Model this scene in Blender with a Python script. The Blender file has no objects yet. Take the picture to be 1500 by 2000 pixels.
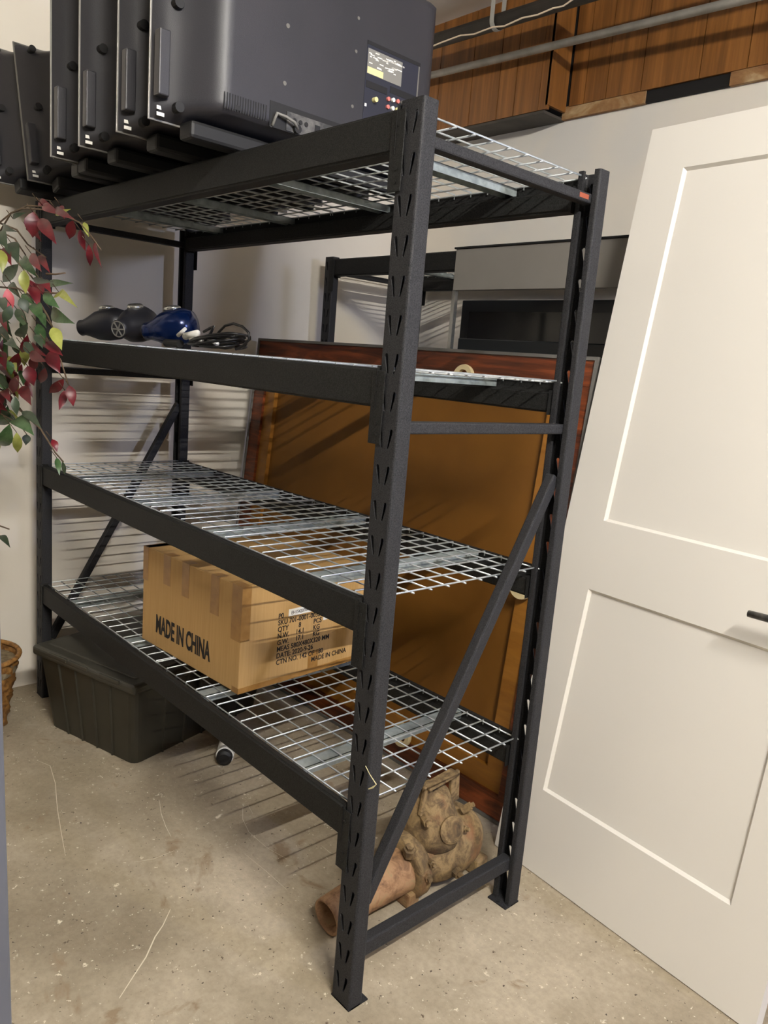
import bpy, math, random
from mathutils import Vector, Matrix
from mathutils.geometry import tessellate_polygon
random.seed(7)
PI = math.pi
S = bpy.context.scene
COL = S.collection

# ------------------------------------------------------------------ camera
FPX, CP = 1517.3, (1.0641, -1.0124, 1.399)
YAW, PIT, ROL = -0.8182, 0.1878, 0.0816
def cam_basis():
    f = Vector((math.sin(YAW)*math.cos(PIT), math.cos(YAW)*math.cos(PIT), -math.sin(PIT)))
    r = Vector((math.cos(YAW), -math.sin(YAW), 0)); u = r.cross(f)
    c, s = math.cos(ROL), math.sin(ROL)
    return c*r+s*u, -s*r+c*u, f
CR, CU, CF = cam_basis()
cam = bpy.data.objects.new('camera', bpy.data.cameras.new('camera')); COL.objects.link(cam)
cam.matrix_world = Matrix(((CR.x, CU.x, -CF.x, CP[0]), (CR.y, CU.y, -CF.y, CP[1]), (CR.z, CU.z, -CF.z, CP[2]), (0, 0, 0, 1)))
cam.data.sensor_fit = 'VERTICAL'; cam.data.sensor_height = 36; cam.data.lens = 36*FPX/2000
cam.data.clip_start = .02
S.camera = cam
def at(ax, v, px, py):
    """point of the photograph's pixel on the plane axis=v"""
    d = CR*((px-750)/FPX) + CU*((1000-py)/FPX) + CF
    t = (v-CP[ax])/d[ax]
    return Vector(CP)+d*t

# ------------------------------------------------------------------ light
W = bpy.data.worlds.new('world'); S.world = W; W.use_nodes = True
W.node_tree.nodes['Background'].inputs[0].default_value = (1.0, .95, .88, 1)
W.node_tree.nodes['Background'].inputs[1].default_value = .095
def area(name, loc, target, sx, sy, power, col):
    l = bpy.data.lights.new(name, 'AREA'); l.shape = 'RECTANGLE'; l.size = sx; l.size_y = sy
    l.energy = power; l.color = col
    o = bpy.data.objects.new(name, l); COL.objects.link(o); o.location = loc
    d = Vector(target)-Vector(loc)
    o.rotation_euler = d.to_track_quat('-Z', 'Y').to_euler(); return o
TUBE = (2.07, -.80, 2.925, .009, 1.2, 2350)   # x, y, z, radius, length, emission of the bare tube lamp
area('window_light', (3.1, 1.10, 1.93), (-2, .55, 1.7), .14, .14, 42, (.60, .68, 1.0))
area('front_fill_light', (-.9, -2.4, 2.86), (-.9, -1.6, 0), 1.2, .5, 3, (1.0, .93, .84))  # weak overhead fill, added to lift the front; no known lamp of the room
S.view_settings.view_transform = 'Standard'; S.view_settings.look = 'None'
S.view_settings.gamma = 1; S.view_settings.use_curve_mapping = False
S.view_settings.exposure = -0.13

# ------------------------------------------------------------------ materials
def srgb(r, g, b):
    return tuple(((c/255)/12.92 if c/255 <= .04045 else ((c/255+.055)/1.055)**2.4) for c in (r, g, b))
def mat(name, rgb, rough=.5, metal=0, spec=.5, lin=False):
    m = bpy.data.materials.new(name); m.use_nodes = True
    b = m.node_tree.nodes['Principled BSDF']
    c = rgb if lin else srgb(*rgb)
    b.inputs['Base Color'].default_value = (*c, 1); b.inputs['Roughness'].default_value = rough
    b.inputs['Metallic'].default_value = metal; b.inputs['Specular IOR Level'].default_value = spec
    return m
def N(m, t, **kw):
    n = m.node_tree.nodes.new(t)
    for k, v in kw.items():
        if k in n.inputs: n.inputs[k].default_value = v
        else: setattr(n, k, v)
    return n
def L(m, a, b): m.node_tree.links.new(a, b)
def bsdf(m): return m.node_tree.nodes['Principled BSDF']
def coord(m, scale=(1, 1, 1), rot=(0, 0, 0)):
    t = N(m, 'ShaderNodeTexCoord'); mp = N(m, 'ShaderNodeMapping')
    mp.inputs['Scale'].default_value = scale; mp.inputs['Rotation'].default_value = rot
    L(m, t.outputs['Object'], mp.inputs['Vector']); return mp.outputs[0]
def ramp(m, fac, stops, interp='LINEAR'):
    r = N(m, 'ShaderNodeValToRGB'); r.color_ramp.interpolation = interp
    e = r.color_ramp.elements
    while len(e) < len(stops): e.new(.5)
    for i, (p, c) in enumerate(stops):
        e[i].position = p; e[i].color = (*c, 1) if len(c) == 3 else c
    L(m, fac, r.inputs[0]); return r.outputs[0]
def noise(m, vec, scale, detail=4, rough=.55, dist=0):
    n = N(m, 'ShaderNodeTexNoise'); n.inputs['Scale'].default_value = scale; n.inputs['Detail'].default_value = detail
    n.inputs['Roughness'].default_value = rough; n.inputs['Distortion'].default_value = dist
    L(m, vec, n.inputs['Vector']); return n.outputs[0]
def mix(m, fac, a, b, mode='MIX'):
    x = N(m, 'ShaderNodeMix', data_type='RGBA', blend_type=mode)
    for sock, v in ((x.inputs[0], fac), (x.inputs[6], a), (x.inputs[7], b)):
        if hasattr(v, 'links') or isinstance(v, bpy.types.NodeSocket): L(m, v, sock)
        elif isinstance(v, (int, float)): sock.default_value = v
        else: sock.default_value = (*v, 1)
    return x.outputs[2]
def bump(m, h, strength=.3, dist=.002):
    b = N(m, 'ShaderNodeBump'); b.inputs['Strength'].default_value = strength; b.inputs['Distance'].default_value = dist
    L(m, h, b.inputs['Height']); L(m, b.outputs[0], bsdf(m).inputs['Normal'])

def noisy(name, c1, c2, scale, rough=.5, metal=0, bs=0, bscale=None, spec=.5, stretch=(1, 1, 1), detail=4):
    m = mat(name, c1, rough, metal, spec); v = coord(m, stretch)
    f = noise(m, v, scale, detail)
    L(m, ramp(m, f, [(.35, srgb(*c1)), (.65, srgb(*c2))]), bsdf(m).inputs['Base Color'])
    if bs: bump(m, noise(m, v, bscale or scale, 3), bs)
    return m

def m_floor():
    m = mat('concrete', (150, 135, 112), .85); v = coord(m)
    a = ramp(m, noise(m, v, 2.2, 8, .6), [(.3, srgb(132, 119, 98)), (.5, srgb(160, 147, 125)), (.68, srgb(186, 173, 151))])
    g = ramp(m, noise(m, v, 60, 5, .7), [(.3, (.55, .55, .55)), (.6, (1, 1, 1))])
    c = mix(m, .42, a, g, 'MULTIPLY')
    sp = ramp(m, noise(m, v, 21, 7, .72, .4), [(.635, (0, 0, 0)), (.69, (1, 1, 1))])
    c = mix(m, sp, c, srgb(222, 212, 190))
    dk = ramp(m, noise(m, coord(m, (1, 1, 1), (0, 0, .7)), 30, 4, .7), [(.30, (1, 1, 1)), (.345, (0, 0, 0))])
    c = mix(m, dk, c, srgb(92, 78, 62))
    st = ramp(m, noise(m, v, 5.5, 5, .6, .6), [(.31, (1, 1, 1)), (.38, (0, 0, 0))])
    c = mix(m, st, c, srgb(140, 122, 98))
    s2 = ramp(m, noise(m, v, 75, 3, .6), [(.67, (0, 0, 0)), (.72, (1, 1, 1))])
    c = mix(m, s2, c, srgb(214, 204, 182))
    d2 = ramp(m, noise(m, coord(m, (1, 1, 1), (0, 0, 1.3)), 90, 2, .5), [(.26, (1, 1, 1)), (.31, (0, 0, 0))])
    c = mix(m, d2, c, srgb(70, 60, 50))
    L(m, c, bsdf(m).inputs['Base Color']); bump(m, noise(m, v, 120, 4, .7), .5, .003); return m
def m_drywall(name, base, patch):
    m = mat(name, base, .8, spec=.25); v = coord(m)
    f = noise(m, v, 1.3, 4, .55, .5)
    L(m, ramp(m, f, [(.42, srgb(*base)), (.60, srgb(*patch))]), bsdf(m).inputs['Base Color'])
    bump(m, noise(m, v, 90, 3), .12, .001); return m
def m_wood(name, c1, c2, c3, sc=(26, 26, 1.3), rot=(0, 0, 0), rough=.42, scale=1.0, dist=1.2, band=.0):
    m = mat(name, c1, rough); v = coord(m, sc, rot)
    f = noise(m, v, scale, 6, .62, dist)
    c = ramp(m, f, [(.32, srgb(*c1)), (.5, srgb(*c2)), (.66, srgb(*c3))])
    g = ramp(m, noise(m, v, scale*5, 3, .6), [(.35, (.82, .82, .82)), (.6, (1.0, 1.0, 1.0))])
    c = mix(m, .8, c, g, 'MULTIPLY')
    L(m, c, bsdf(m).inputs['Base Color']); return m
def m_powder(name, base=(30, 31, 33), wear=(120, 112, 100), th=.70):
    m = mat(name, base, .6, 0, .24); v = coord(m)
    f = noise(m, v, 420, 3, .6)
    c = ramp(m, f, [(.35, srgb(*[max(0, b-6) for b in base])), (.66, srgb(*[b+24 for b in base]))])
    w = ramp(m, noise(m, v, 16, 8, .75, .8), [(th, (0, 0, 0)), (th+.05, (1, 1, 1))])
    L(m, mix(m, w, c, srgb(*wear)), bsdf(m).inputs['Base Color']); bump(m, f, .5, .0012); return m

M = dict(
    floor=m_floor(),
    wall=m_drywall('painted_drywall', (214, 210, 203), (224, 216, 202)),
    wall_l=m_drywall('cream_drywall', (226, 219, 206), (221, 213, 199)),
    ceil=mat('ceiling_paint', (226, 220, 208), .9),
    panel=m_wood('wood_panelling', (100, 62, 24), (124, 79, 33), (146, 95, 44), (18, 18, .8)),
    raw=m_wood('raw_wood', (120, 80, 45), (150, 112, 70), (186, 160, 120), (3, 20, 8), rough=.8),
    dark=mat('dark_gap', (14, 11, 9), .9),
    powder=m_powder('black_powder_coat', (30, 30, 32)),
    beam=m_powder('black_beam_paint', (15, 15, 14), (96, 84, 70), .69),
    zinc=noisy('zinc_wire', (196, 200, 200), (160, 166, 168), 30, .34, .55),
    chan=noisy('galvanised_channel', (178, 188, 188), (140, 150, 150), 25, .4, .5),
    tv=noisy('tv_plastic', (40, 40, 44), (45, 44, 48), 6, .42, bs=.2, bscale=700),
    tvb=mat('tv_dark_plastic', (12, 12, 13), .6), tvr=mat('tv_recess', (34, 36, 48), .45),
    gloss=mat('gloss_black', (10, 10, 12), .12), edge=mat('bezel_edge', (120, 118, 112), .35, .3),
    white=mat('white_label', (235, 233, 225), .5), yellow=mat('yellow_label', (226, 214, 150), .5),
    greyl=mat('grey_print', (120, 118, 112), .6), redp=mat('red_jack', (196, 112, 104), .5),
    port=noisy('port_metal', (120, 118, 114), (70, 70, 70), 40, .4, .5),
    card=noisy('cardboard', (192, 154, 98), (184, 146, 90), 5, .8, bs=.15, bscale=60, stretch=(30, 30, 1)),
    tape=noisy('packing_tape', (150, 108, 54), (166, 124, 66), 30, .3), ink=mat('black_ink', (26, 22, 20), .7),
    tote=noisy('grey_plastic', (44, 42, 34), (50, 48, 39), 9, .38), totel=noisy('tote_lid_plastic', (52, 51, 43), (60, 58, 50), 9, .42),
    door=mat('white_door_paint', (229, 225, 217), .42),
    board=noisy('brown_hardboard', (118, 76, 18), (128, 84, 22), 4, .6), strip=m_wood('yellow_wood', (132, 84, 24), (150, 100, 34), (160, 108, 44), (1.5, 10, 10)),
    rose=m_wood('rosewood_laminate', (52, 20, 8), (104, 48, 20), (146, 74, 36), (2.2, 8, 22), rough=.35, dist=1.6),
    trimg=mat('grey_edge_band', (110, 108, 104), .5), beige=mat('beige_plastic', (222, 205, 160), .5),
    grey=noisy('grey_panel', (128, 124, 118), (122, 118, 112), 3, .6), chrome=mat('chrome', (200, 200, 196), .18, .9),
    pipe=noisy('conduit_metal', (176, 174, 166), (150, 148, 140), 12, .45, .25), duct=noisy('dark_pipe', (52, 48, 42), (70, 64, 56), 8, .7),
    strap=mat('grey_strap', (158, 156, 148), .7), wire=mat('white_cable', (225, 205, 180), .5),
    steel=noisy('blue_grey_paint', (80, 82, 90), (74, 76, 84), 5, .4),
    bark=noisy('bark', (84, 66, 50), (110, 92, 72), 40, .8), wicker=None,
    soil=noisy('dry_moss', (92, 78, 56), (130, 116, 88), 60, .95, bs=.8, bscale=50),
    leafr=noisy('red_leaf', (112, 20, 32), (82, 14, 26), 30, .4), leafp=mat('pink_leaf', (196, 86, 92), .4),
    leafg=noisy('green_leaf', (48, 80, 42), (78, 108, 66), 45, .35), leafd=noisy('dark_green_leaf', (44, 58, 42), (62, 76, 56), 45, .45),
    leafy=noisy('yellow_green_leaf', (136, 142, 60), (162, 164, 86), 40, .4),
    rust=None, navy=mat('navy_black_plastic', (30, 31, 38), .4), blue=mat('blue_gloss', (10, 30, 72), .2, .4),
    cord=mat('black_cord', (18, 18, 19), .4), orange=mat('orange_paint', (150, 74, 48), .7),
    twine=mat('pale_twine', (208, 196, 150), .9), red=mat('dark_red_paint', (84, 24, 18), .5),
    mark=mat('scratch_paint', (214, 204, 182), .9), violet=mat('violet_plastic', (112, 112, 160), .4),
    screen=mat('dark_screen', (26, 27, 27), .14), bezel=mat('dark_bezel', (22, 27, 31), .3))
def m_rust():
    m = mat('rusty_cast_iron', (130, 96, 62), .85); v = coord(m)
    a = ramp(m, noise(m, v, 22, 8, .7, .5), [(.3, srgb(60, 48, 34)), (.45, srgb(106, 86, 58)), (.57, srgb(146, 122, 84)), (.72, srgb(88, 78, 60))])
    o = ramp(m, noise(m, v, 9, 5, .6), [(.55, (0, 0, 0)), (.7, (1, 1, 1))])
    L(m, mix(m, o, a, srgb(132, 92, 62)), bsdf(m).inputs['Base Color']); bump(m, noise(m, v, 70, 5, .7), .6, .003); return m
def m_rustpipe():
    m = mat('rusty_pipe', (170, 120, 90), .8); v = coord(m)
    a = ramp(m, noise(m, v, 26, 8, .7, .5), [(.3, srgb(82, 60, 40)), (.45, srgb(134, 100, 70)), (.56, srgb(158, 122, 88)), (.7, srgb(140, 124, 88))])
    L(m, a, bsdf(m).inputs['Base Color']); bump(m, noise(m, v, 80, 5, .7), .5, .002); return m
M['rust'] = m_rust(); M['rustp'] = m_rustpipe()
def m_wicker():
    m = mat('wicker', (140, 98, 48), .6); v = coord(m, (1, 1, 1))
    c = ramp(m, noise(m, v, 50, 3), [(.35, srgb(104, 68, 32)), (.65, srgb(168, 122, 62))])
    L(m, c, bsdf(m).inputs['Base Color']); return m
M['wicker'] = m_wicker()

# ------------------------------------------------------------------ helpers
MW = {}
class MB:
    def __init__(s): s.v = []; s.f = []
    def add(s, vs, fs):
        n = len(s.v); s.v += [Vector(v) for v in vs]; s.f += [[i+n for i in f] for f in fs]; return s
    def box(s, x0, x1, y0, y1, z0, z1, T=None):
        vs = [Vector((x, y, z)) for z in (z0, z1) for y in (y0, y1) for x in (x0, x1)]
        if T is not None: vs = [T @ v for v in vs]
        return s.add(vs, [(0, 2, 3, 1), (4, 5, 7, 6), (0, 1, 5, 4), (2, 6, 7, 3), (0, 4, 6, 2), (1, 3, 7, 5)])
    def quadbox(s, q0, q1):
        return s.add(list(q0)+list(q1), [(3, 2, 1, 0), (4, 5, 6, 7), (0, 1, 5, 4), (1, 2, 6, 5), (2, 3, 7, 6), (3, 0, 4, 7)])
    def tube(s, pts, r, n=8, cap=True, T=None):
        pts = [Vector(p) for p in pts]; rs = r if isinstance(r, (list, tuple)) else [r]*len(pts)
        prev = None; rings = []
        for i, p in enumerate(pts):
            a = pts[max(i-1, 0)]; b = pts[min(i+1, len(pts)-1)]; d = (b-a).normalized()
            if prev is None:
                prev = d.orthogonal().normalized()
            prev = (prev-d*prev.dot(d)).normalized(); w = d.cross(prev)
            rings.append([p+(prev*math.cos(2*PI*k/n)+w*math.sin(2*PI*k/n))*rs[i] for k in range(n)])
        vs = [v for q in rings for v in q]
        if T is not None: vs = [T @ v for v in vs]
        fs = [(i*n+k, i*n+(k+1) % n, (i+1)*n+(k+1) % n, (i+1)*n+k) for i in range(len(pts)-1) for k in range(n)]
        if cap: fs += [tuple(range(n))[::-1], tuple((len(pts)-1)*n+k for k in range(n))]
        return s.add(vs, fs)
    def beam(s, a, b, w, h, up=(0, 0, 1), x=None):
        """rectangular bar from a to b"""
        a = Vector(a); b = Vector(b); d = (b-a).normalized()
        side = Vector(x) if x else d.cross(Vector(up)).normalized()
        u = side.cross(d).normalized()
        c = [side*(sx*w/2)+u*(sy*h/2) for sx, sy in ((-1, -1), (1, -1), (1, 1), (-1, 1))]
        return s.quadbox([a+q for q in c], [b+q for q in c])
    def lathe(s, prof, T=None, n=24, cap=True):
        vs = [Vector((r*math.cos(2*PI*k/n), r*math.sin(2*PI*k/n), z)) for r, z in prof for k in range(n)]
        if T is not None: vs = [T @ v for v in vs]
        fs = [(i*n+k, i*n+(k+1) % n, (i+1)*n+(k+1) % n, (i+1)*n+k) for i in range(len(prof)-1) for k in range(n)]
        if cap: fs += [tuple(range(n))[::-1], tuple((len(prof)-1)*n+k for k in range(n))]
        return s.add(vs, fs)
    def build(s, name, m, parent=None, smooth=False, bevel=0, seg=2, auto=None):
        me = bpy.data.meshes.new(name)
        inv = MW[parent.name].inverted() if parent is not None else Matrix()
        loc = Vector((0, 0, 0))
        vs = [inv @ v for v in s.v]
        if parent is None:
            xs = [v.x for v in vs]; ys = [v.y for v in vs]; zs = [v.z for v in vs]
            loc = Vector(((min(xs)+max(xs))/2, (min(ys)+max(ys))/2, min(zs)))
            vs = [v-loc for v in vs]
        me.from_pydata([tuple(v) for v in vs], [], s.f)
        me.materials.append(M[m] if isinstance(m, str) else m); me.update()
        o = bpy.data.objects.new(name, me); COL.objects.link(o)
        o.location = loc
        if parent is not None:
            o.parent = parent; MW[o.name] = MW[parent.name].copy()
        else: MW[o.name] = Matrix.Translation(loc)
        if smooth: me.shade_smooth()
        if bevel:
            b = o.modifiers.new('bevel', 'BEVEL'); b.width = bevel; b.segments = seg; b.limit_method = 'ANGLE'; b.angle_limit = math.radians(40)
        return o
def tag(o, label=None, cat=None, group=None, kind=None):
    for k, v in (('label', label), ('category', cat), ('group', group), ('kind', kind)):
        if v: o[k] = v
    return o
def thing(name, loc, label, cat, group=None, rz=0):
    o = bpy.data.objects.new(name, None); COL.objects.link(o); o.location = loc; o.rotation_euler = (0, 0, rz)
    o.empty_display_size = .05
    MW[o.name] = Matrix.Translation(loc) @ Matrix.Rotation(rz, 4, 'Z')
    return tag(o, label, cat, group)
def struct(mb, name, m, parent=None, **kw):
    o = mb.build(name, m, parent, **kw)
    if parent is None: o['kind'] = 'structure'
    return o
def frame(o, x, y, z):
    return Matrix(((x[0], y[0], z[0], o[0]), (x[1], y[1], z[1], o[1]), (x[2], y[2], z[2], o[2]), (0, 0, 0, 1)))
def text(name, body, T, size, m, parent, sx=1, off=0):
    """flat lettering as a mesh: T maps local xy plane to the surface"""
    cu = bpy.data.curves.new('tmp', 'FONT'); cu.body = body; cu.size = size; cu.offset = off; cu.resolution_u = 3
    cu.extrude = .0003
    t = bpy.data.objects.new('tmp', cu); COL.objects.link(t)
    dg = bpy.context.evaluated_depsgraph_get(); me = t.evaluated_get(dg).to_mesh()
    mb = MB(); mb.add([T @ Vector((v.co.x*sx, v.co.y, v.co.z)) for v in me.vertices], [tuple(p.vertices) for p in me.polygons])
    t.evaluated_get(dg).to_mesh_clear(); COL.objects.unlink(t); bpy.data.objects.remove(t); bpy.data.curves.remove(cu)
    return mb.build(name, m, parent)

# ------------------------------------------------------------------ the room
XL, YB, ZC = -2.05, 1.95, 2.99
fl = struct(MB().box(XL-.1, 3.4, -3.6, YB+.1, -.1, 0), 'floor', 'floor')
struct(MB().box(XL-.1, 3.4, -3.6, YB+.1, ZC, ZC+.1), 'ceiling', 'ceil')
struct(MB().box(XL-.1, XL, -3.6, YB, 0, ZC), 'wall_left', 'wall_l')
struct(MB().box(XL-.1, 3.4, YB, YB+.1, 0, ZC), 'wall_back', 'wall')
# wood panelled soffit: left length juts forward, right length is flush with the plaster
XS = -1.14
gl = [XL, -1.95, -1.80, -1.588, -1.422, -1.326, -1.19]
gr = [-1.128, -1.052, -.947, -.787, -.545, -.366, -.2, .02, .12, .33, .55, .70, .95, 1.2, 1.5, 1.8, 2.1, 2.4, 2.8, 3.3]
mb = MB()
for a, b in zip(gl, gl[1:]): mb.box(a+.002, b-.002, 1.80, 1.815, 2.505, ZC)
mb.box(XS-.05, XS-.004, 1.80, 1.815, 2.505, ZC); mb.box(XS-.015, XS, 1.80, 1.925, 2.52, ZC)
for a, b in zip(gr, gr[1:]): mb.box(a+.002, b-.002, 1.925, 1.94, 2.542, ZC)
t1 = struct(mb, 'trim_1', 'panel')
struct(MB().box(XL, XS-.016, 1.812, 1.95, 2.52, ZC).box(XS-.01, 3.3, 1.937, 1.9505, 2.496, ZC), 'trim_2', 'dark')
mb = MB().box(XS-.02, -.765, 1.930, 1.9505, 2.495, 2.546).box(-.425, 3.3, 1.930, 1.9505, 2.495, 2.546)
struct(mb, 'trim_3', 'raw')
mb = MB().box(XL, XS-.02, 1.802, 1.95, 2.492, 2.503)
struct(mb, 'trim_4', 'duct')

def flat_strip(pts, w, z=.0006):
    mb = MB(); P = [Vector((p[0], p[1], z)) for p in pts]
    for i, p in enumerate(P):
        d = (P[min(i+1, len(P)-1)]-P[max(i-1, 0)]).normalized(); n = Vector((-d.y, d.x, 0))
        ww = w*(.25+.75*math.sin(PI*(i+.6)/(len(P)+.2)))
        mb.v += [p+n*ww, p-n*ww]
        if i: k = 2*i; mb.f.append([k-2, k-1, k+1, k])
    return mb
for pts, w in (([(72, 1485), (98, 1496), (108, 1530), (112, 1580), (122, 1640), (128, 1672)], .0016),
               ([(333, 1776), (318, 1808), (303, 1830), (285, 1870), (262, 1905), (233, 1950)], .003),
               ([(311, 1563), (315, 1590), (324, 1615), (334, 1634)], .0012),
               ([(494, 1590), (484, 1572), (474, 1578), (474, 1600), (486, 1625), (520, 1655), (560, 1678)], .0012),
               ([(478, 1668), (520, 1702), (560, 1738)], .001),
               ([(262, 1684), (300, 1678), (340, 1662)], .0012),
               ([(628, 1652), (645, 1666), (662, 1670)], .001)):
    P = [at(2, 0, *p) for p in pts]
    struct(flat_strip(P, w*.55), 'scratch', 'mark', fl)

# ------------------------------------------------------------------ pallet racks
LR, HR, DR = 1.956, 1.865, .5994
WF, WS, TH = .0614, .0395, .0022
def post_mb(x0, y0, sx, sy):
    """open channel post; web face lies on y=y0, its outer side on x=x0; sx,sy point inwards"""
    def P(a, b, z): return Vector((x0+sx*a, y0+sy*b, z))
    mb = MB(); flip = (sx*sy < 0)
    # rounded C profile without the slotted web
    def arc(cx, cy, r, a0, a1, n=4): return [(cx+r*math.cos(math.radians(a0+(a1-a0)*k/n)), cy+r*math.sin(math.radians(a0+(a1-a0)*k/n))) for k in range(n+1)]
    r = .006
    def side(mirror):
        pr = arc(r, r, r, 270, 180)+[(0, WS-r)]+arc(r, WS-r, r, 180, 90)+[(.016, WS)]+[(.016, WS-.009)]
        pi = arc(r, r, r-TH, 270, 180)+[(TH, WS-r)]+arc(r, WS-r, r-TH, 180, 90)+[(.016-TH, WS-TH)]+[(.016-TH, WS-.009)]
        if mirror: pr = [(WF-a, b) for a, b in pr]; pi = [(WF-a, b) for a, b in pi]
        n = len(pr); vs = []
        for z in (0, HR): vs += [P(a, b, z) for a, b in pr]+[P(a, b, z) for a, b in pi]
        fs = []
        for k in range(n-1):
            fs += [(k, k+1, 2*n+k+1, 2*n+k), (n+k+1, n+k, 3*n+k, 3*n+k+1), (2*n+k, 2*n+k+1, 3*n+k+1, 3*n+k), (k+1, k, n+k, n+k+1)]
        fs += [(n-1, 2*n-1, 4*n-1, 3*n-1)]
        return mb.add(vs, fs)
    side(False); side(True)
    # web with pairs of slanted teardrop slots
    pitch = .0708; z0 = .0545
    def slot(cx_top, cx_bot, zc):
        t, b = zc+.019, zc-.019; o = []
        for k in range(5): a = PI*k/4; o.append((cx_top+.0048*math.cos(a), t-.004+.0048*math.sin(a)))
        for k in range(5): a = PI+PI*k/4; o.append((cx_bot+.0024*math.cos(a), b+.0024+.0024*math.sin(a)))
        return o
    z = 0; k = 0; cells = [(0, z0-pitch/2, False)]
    zz = z0-pitch/2
    while zz+pitch < HR: cells.append((zz, zz+pitch, True)); zz += pitch
    cells.append((zz, HR, False))
    for za, zb, cut in cells:
        outer = [(r, za), (WF-r, za), (WF-r, zb), (r, zb)]
        loops = [outer]
        if cut:
            zc = (za+zb)/2
            loops += [slot(.0155, .0225, zc), slot(WF-.0155, WF-.0225, zc)]
        tri = tessellate_polygon([[Vector((a, b, 0)) for a, b in l] for l in loops])
        flatp = [p for l in loops for p in l]
        vs = [P(a, 0, b) for a, b in flatp]+[P(a, TH, b) for a, b in flatp]; n = len(flatp)
        fs = [tuple(t) for t in tri]+[tuple(i+n for i in t[::-1]) for t in tri]
        off = 4
        for l in loops[1:]:
            m_ = len(l)
            fs += [(off+i, off+(i+1) % m_, n+off+(i+1) % m_, n+off+i) for i in range(m_)]; off += m_
        mb.add(vs, fs)
    return mb
def wire_deck_mb(x0, x1, y0, y1, z):
    mb = MB(); n = round((x1-x0)/.0585); r = .0021
    for i in range(n+1):
        x = x0+(x1-x0)*i/n
        mb.tube([(x, y0, z-.012), (x, y0, z), (x, y1, z), (x, y1, z-.012)], r, 6)
    m_ = round((y1-y0)/.0575)
    for j in range(m_+1):
        y = y0+(y1-y0)*j/m_
        if 0 < j < m_ or True: mb.tube([(x0-.006, y, z-.004), (x1+.006, y, z-.004)], r, 6)
    return mb
def rack(ox, oy, levels, label, cat, decks=None):
    t = thing('storage_rack', (ox-LR/2, oy+DR/2, 0), label, cat)
    sh = Matrix.Translation((ox, oy, 0))
    def B(mb, *a, **k):
        mb.v = [sh @ v for v in mb.v]; return mb.build(*a, **k)
    for x0, sx in ((0, -1), (-LR, 1)):
        for y0, sy in ((0, 1), (DR, -1)):
            p = B(post_mb(x0, y0, sx, sy), 'post', 'powder', t)
            a, b = sorted((x0+sx*.0, x0+sx*(WF))); c, d = sorted((y0+sy*0, y0+sy*.056))
            B(MB().box(a, b, c, d, 0, .004), 'foot_plate', 'powder', p)
            B(MB().tube([(x0+sx*.031, y0+sy*.049, .004), (x0+sx*.031, y0+sy*.049, .0052)], .005, 10), 'bolt_hole', 'tvb', p)
    for x in (-.031, -LR+.031):
        ya, yb = .030, DR-.030
        for z0, z1 in ((1.791, 1.813), (1.268, 1.292), (.100, .138)):
            B(MB().box(x-.014, x+.014, ya, yb, z0, z1), 'side_brace', 'powder', t, bevel=.004)
        d0, d1 = Vector((x, .045, .235)), Vector((x, DR-.035, 1.165))
        B(MB().beam(d0, d1, .026, .030, x=(1, 0, 0)), 'diagonal_brace', 'powder', t, bevel=.004)
    if ox == 0:
        B(MB().box(-.0172, -.0165, .515, .55, 1.798, 1.808), 'paint_mark', 'orange', t)
    for z in levels:
        for y0, sy in ((0, 1), (DR, -1)):
            mb = MB(); xa, xb = -LR+.062, -.062
            pr = [(-.001, -.075), (-.001, 0), (.020, 0), (.020, -.026), (.044, -.026), (.044, -.075)]
            n = len(pr); vs = [Vector((x, y0+sy*a, z+b)) for x in (xa, xb) for a, b in pr]
            fs = [(k, (k+1) % n, n+(k+1) % n, n+k) for k in range(n)]+[tuple(range(n)), tuple(range(n, 2*n))[::-1]]
            if sy < 0: fs = [f[::-1] for f in fs]
            mb.add(vs, fs); bm = B(mb, 'beam', 'beam', t, bevel=.005, seg=3)
            for xc, s_ in ((-.062, 1), (-LR+.062, -1)):
                c, d = sorted((xc-s_*.014, xc+s_*.021)); e, f = sorted((y0-sy*.0015, y0-sy*.0045))
                br = B(MB().box(c, d, e, f, z-.145, z-.004), 'end_bracket', 'beam', bm, bevel=.001)
                for dz in (-.03, -.105, -.128):
                    if ox == 0: B(MB().tube([(xc+s_*.006, y0-sy*.004, z+dz), (xc+s_*.006, y0-sy*.0058, z+dz)], .004, 8), 'rivet', 'beam', bm)
        for xa, xb in ((-.980, -.052), (-1.905, -.990)):
            dk = B(wire_deck_mb(xa, xb, .0235, DR-.0235, z+.002), 'wire_deck', 'zinc', t, smooth=True)
            for f in (.23, .73):
                xc = xb-(xb-xa)*f; zt = z-.0045
                mb = MB()
                mb.box(xc-.019, xc+.019, .024, DR-.024, zt-.0015, zt)
                mb.box(xc-.019, xc-.0175, .024, DR-.024, zt-.020, zt).box(xc+.0175, xc+.019, .024, DR-.024, zt-.020, zt)
                B(mb, 'support_channel', 'chan', dk)
    return t
rk = rack(0, 0, (1.8539, 1.3903, .9277, .4652),
          'black steel shelving rack with wire decks in the foreground', 'shelving rack')
rack(0.01, 1.30, (1.8539, .9277, .4652), 'black steel rack standing behind, against the back wall', 'shelving rack')

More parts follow.
